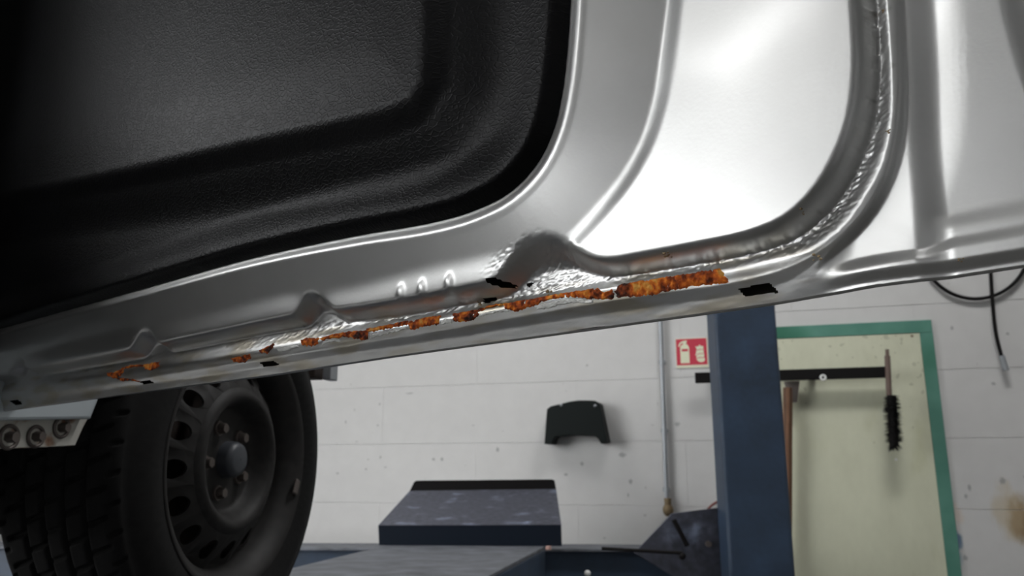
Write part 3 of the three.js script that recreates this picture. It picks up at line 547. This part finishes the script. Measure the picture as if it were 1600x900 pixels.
{
  const g = wallThing('tool_rail', 'black tool rail across the pale board and the post', 'rail', 1240, 584);
  const a = rel(g, 1086, 591, 0.1), b = rel(g, 1392, 580, 0.1);
  const len = b.x - a.x, h = rel(g, 1300, 575, 0.1).y - rel(g, 1300, 592, 0.1).y;
  mesh('bar', moved(box(len, h, 0.025, 0.003), (a.x + b.x) / 2, (a.y + b.y) / 2, 0.0875), M.black, g);
  for (const f of [0.1, 0.62]) mesh('bracket', moved(box(0.03, h * 0.7, 0.06, 0.003), lerp(a.x, b.x, f), (a.y + b.y) / 2, 0.0448), M.black, g);
  const c = rel(g, 1286, 590, 0.105); mesh('white_hook', new THREE.TorusGeometry(0.011, 0.005, 8, 16).translate(c.x, c.y, 0.106), M.white, g);
}
{
  const g = wallThing('washing_brush', 'black bristle brush hanging from the tool rail end', 'brush', 1392, 640);
  const Q = (x, y) => rel(g, x, y, 0.12), pts = [Q(1386, 546), Q(1386.5, 556), Q(1387.5, 580), Q(1389, 618)];
  mesh('handle', mergeGeometries([tube(pts.slice(1), 0.0125, 20), rod(pts[0], pts[1], 0.008)].map(q => q.toNonIndexed())), M.handle, g);
  const top = Q(1393, 618), bot = Q(1397, 697), core = []; for (let i = 0; i <= 10; i++) core.push(top.clone().lerp(bot, i / 10));
  mesh('core', tube(core, 0.02, 20), M.black, g);
  const hairs = []; for (let i = 0; i < 900; i++) { const f = rnd(), a = rnd() * 6.283, p = top.clone().lerp(bot, f), l = 0.034 + 0.014 * rnd() * (f > 0.1 ? 1 : 0.3), d = new THREE.Vector3(Math.cos(a), -0.35 * rnd() + (f > 0.9 ? -0.7 : 0), Math.sin(a) * 0.8).normalize(); hairs.push(new THREE.ConeGeometry(0.0026, l, 3, 1, true).translate(0, l / 2, 0).applyQuaternion(new THREE.Quaternion().setFromUnitVectors(new THREE.Vector3(0, 1, 0), d)).translate(p.x, p.y, p.z)); }
  mesh('bristles', mergeGeometries(hairs), M.black, g).userData.kind = 'stuff';
}
{
  const g = wallThing('broom', 'wooden broom handle hanging behind the blue post', 'broom', 1232, 700);
  const a = rel(g, 1231, 606, 0.07), b = rel(g, 1229, 960, 0.07);
  mesh('handle', rod(a, b, 0.022), M.wood, g);
  mesh('ferrule', new THREE.CylinderGeometry(0.024, 0.05, 0.1, 4).rotateY(0.785).scale(1, 1, 0.4).rotateZ(Math.PI).translate(a.x + 0.02, a.y - 0.02, 0.07), M.bolt, g);
}
{
  const g = wallThing('extinguisher_sign', 'red square fire extinguisher sign with flame symbol on the wall', 'sign', 1081, 551);
  const a = rel(g, 1057, 576), b = rel(g, 1105, 527), w = b.x - a.x, h = b.y - a.y;
  const cv = document.createElement('canvas'); cv.width = 256; cv.height = 272; const c = cv.getContext('2d');
  c.fillStyle = '#d9d8c0'; c.fillRect(0, 0, 256, 272); c.fillStyle = '#c2364a'; c.fillRect(4, 6, 246, 240);
  c.fillStyle = '#dfe0c4'; c.fillRect(36, 92, 72, 136); c.beginPath(); c.moveTo(36, 100); c.quadraticCurveTo(36, 60, 60, 56); c.lineTo(90, 56); c.quadraticCurveTo(108, 64, 108, 100); c.fill();
  c.fillRect(60, 30, 26, 30); c.beginPath(); c.moveTo(22, 74); c.quadraticCurveTo(26, 30, 70, 22); c.lineTo(92, 20); c.lineTo(92, 40); c.lineTo(60, 42); c.quadraticCurveTo(38, 46, 32, 78); c.fill();
  c.fillStyle = '#c2364a'; c.fillRect(48, 98, 50, 22);
  c.fillStyle = '#dfe0c4'; c.beginPath(); c.moveTo(196, 224); c.bezierCurveTo(160, 214, 158, 180, 168, 164); c.lineTo(154, 156); c.bezierCurveTo(168, 142, 160, 118, 168, 104); c.lineTo(158, 74); c.bezierCurveTo(182, 88, 184, 76, 194, 60); c.bezierCurveTo(200, 82, 214, 78, 226, 78); c.bezierCurveTo(216, 100, 232, 112, 222, 132); c.bezierCurveTo(236, 158, 216, 170, 230, 190); c.bezierCurveTo(236, 214, 218, 224, 196, 224); c.fill();
  c.strokeStyle = '#c2364a'; c.lineWidth = 5; for (const y of [104, 142, 178]) { c.beginPath(); c.moveTo(166, y + 12); c.quadraticCurveTo(196, y - 4, 224, y + 8); c.stroke(); }
  const tex = new THREE.CanvasTexture(cv); tex.colorSpace = THREE.SRGBColorSpace;
  mesh('plate', moved(box(w, h, 0.004, 0.001), (a.x + b.x) / 2, (a.y + b.y) / 2, 0.002), M.white, g);
  mesh('print', new THREE.PlaneGeometry(w - 0.002, h - 0.002).translate((a.x + b.x) / 2, (a.y + b.y) / 2, 0.0046), std({ map: tex, roughness: 0.5 }), g);
}
{
  const g = wallThing('wall_pipe', 'thin grey vertical pipe on the white wall with valve below', 'pipe', 1040, 790);
  const a = rel(g, 1028, 380, 0.025), b = rel(g, 1042, 788, 0.025);
  mesh('pipe', rod(a, b, 0.0115), M.galv, g);
  for (const [x, y] of [[1034.5, 566], [1038, 673], [1041, 765]]) { const p = rel(g, x, y, 0.025); mesh('pipe_clip', moved(box(0.034, 0.022, 0.03, 0.004), p.x, p.y, 0.016), M.galv, g); }
  const v = rel(g, 1044, 797, 0.03); mesh('valve', mergeGeometries([new THREE.SphereGeometry(0.026, 16, 12).scale(1, 1.2, 0.9), new THREE.CylinderGeometry(0.018, 0.015, 0.05, 14).translate(0, 0.032, 0), new THREE.CylinderGeometry(0.014, 0.018, 0.06, 14).rotateZ(0.5).translate(0.03, -0.05, 0)].map(q => q.translate(v.x, v.y, v.z).toNonIndexed())), M.brass, g);
}
{
  const g = wallThing('red_cable', 'thin reddish cable curving behind the blue post', 'cable', 1120, 785);
  mesh('cable', tube([rel(g, 1104, 798, 0.02), rel(g, 1113, 789, 0.03), rel(g, 1128, 781, 0.03), rel(g, 1150, 776, 0.02)], 0.006), std({ color: lin(0.22, 0.07, 0.06), roughness: 0.6 }), g);
}
{
  const g = wallThing('dark_wall_holder', 'dark green plastic holder with two feet on the white wall', 'holder', 900, 660);
  const P = (x, y) => { const p = rel(g, x, y, 0.06); return [p.x, p.y]; }, sh = new THREE.Shape();
  const o = [[855, 693], [859, 641], [864, 637], [880, 633], [893, 630], [906, 628], [920, 628], [932, 628.5], [938, 632], [944, 660], [950, 690], [942, 692], [938, 685], [932, 680], [900, 679], [872, 681], [867, 685], [865, 693]].map(p => P(...p));
  o.forEach((p, i) => i ? sh.lineTo(...p) : sh.moveTo(...p));
  const b = mesh('shell', new THREE.ExtrudeGeometry(sh, { depth: 0.1, bevelEnabled: true, bevelSize: 0.004, bevelThickness: 0.004, bevelSegments: 3 }).translate(0, 0, 0.005), M.greenBlack, g); b.userData.label = 'dark green shell open below';
  for (const [x, y] of [[930, 634], [877, 633]]) { const p = rel(g, x, y, 0.11); mesh('rivet', new THREE.SphereGeometry(0.008, 12, 8).translate(p.x, p.y, 0.11), M.galv, g); }
}
{
  const g = wallThing('cable_loop', 'black cable loop hanging on the wall beside the board', 'cable', 1520, 440);
  const P = (x, y) => rel(g, x, y, 0.02), pts = []; for (let i = 0; i <= 28; i++) { const t = i / 28 * 2 * Math.PI; pts.push(P(1524 + 84 * Math.cos(t), 386 + 81 * Math.sin(t))); }
  mesh('cable', tube(pts, 0.0085, 120), M.black, g);
}
{
  const g = wallThing('hanging_cable', 'black cable with grey plug hanging through the cable loop', 'cable', 1556, 500);
  const P = (x, y) => rel(g, x, y, 0.04);
  mesh('cable', tube([P(1546, 330), P(1547, 400), P(1550, 460), P(1556, 520), P(1565, 558)], 0.008, 60), M.black, g);
  mesh('plug', tube([P(1565, 556), P(1568, 566), P(1572, 579)], 0.013, 8), M.galv, g);
}
renderer.render(scene, camera);
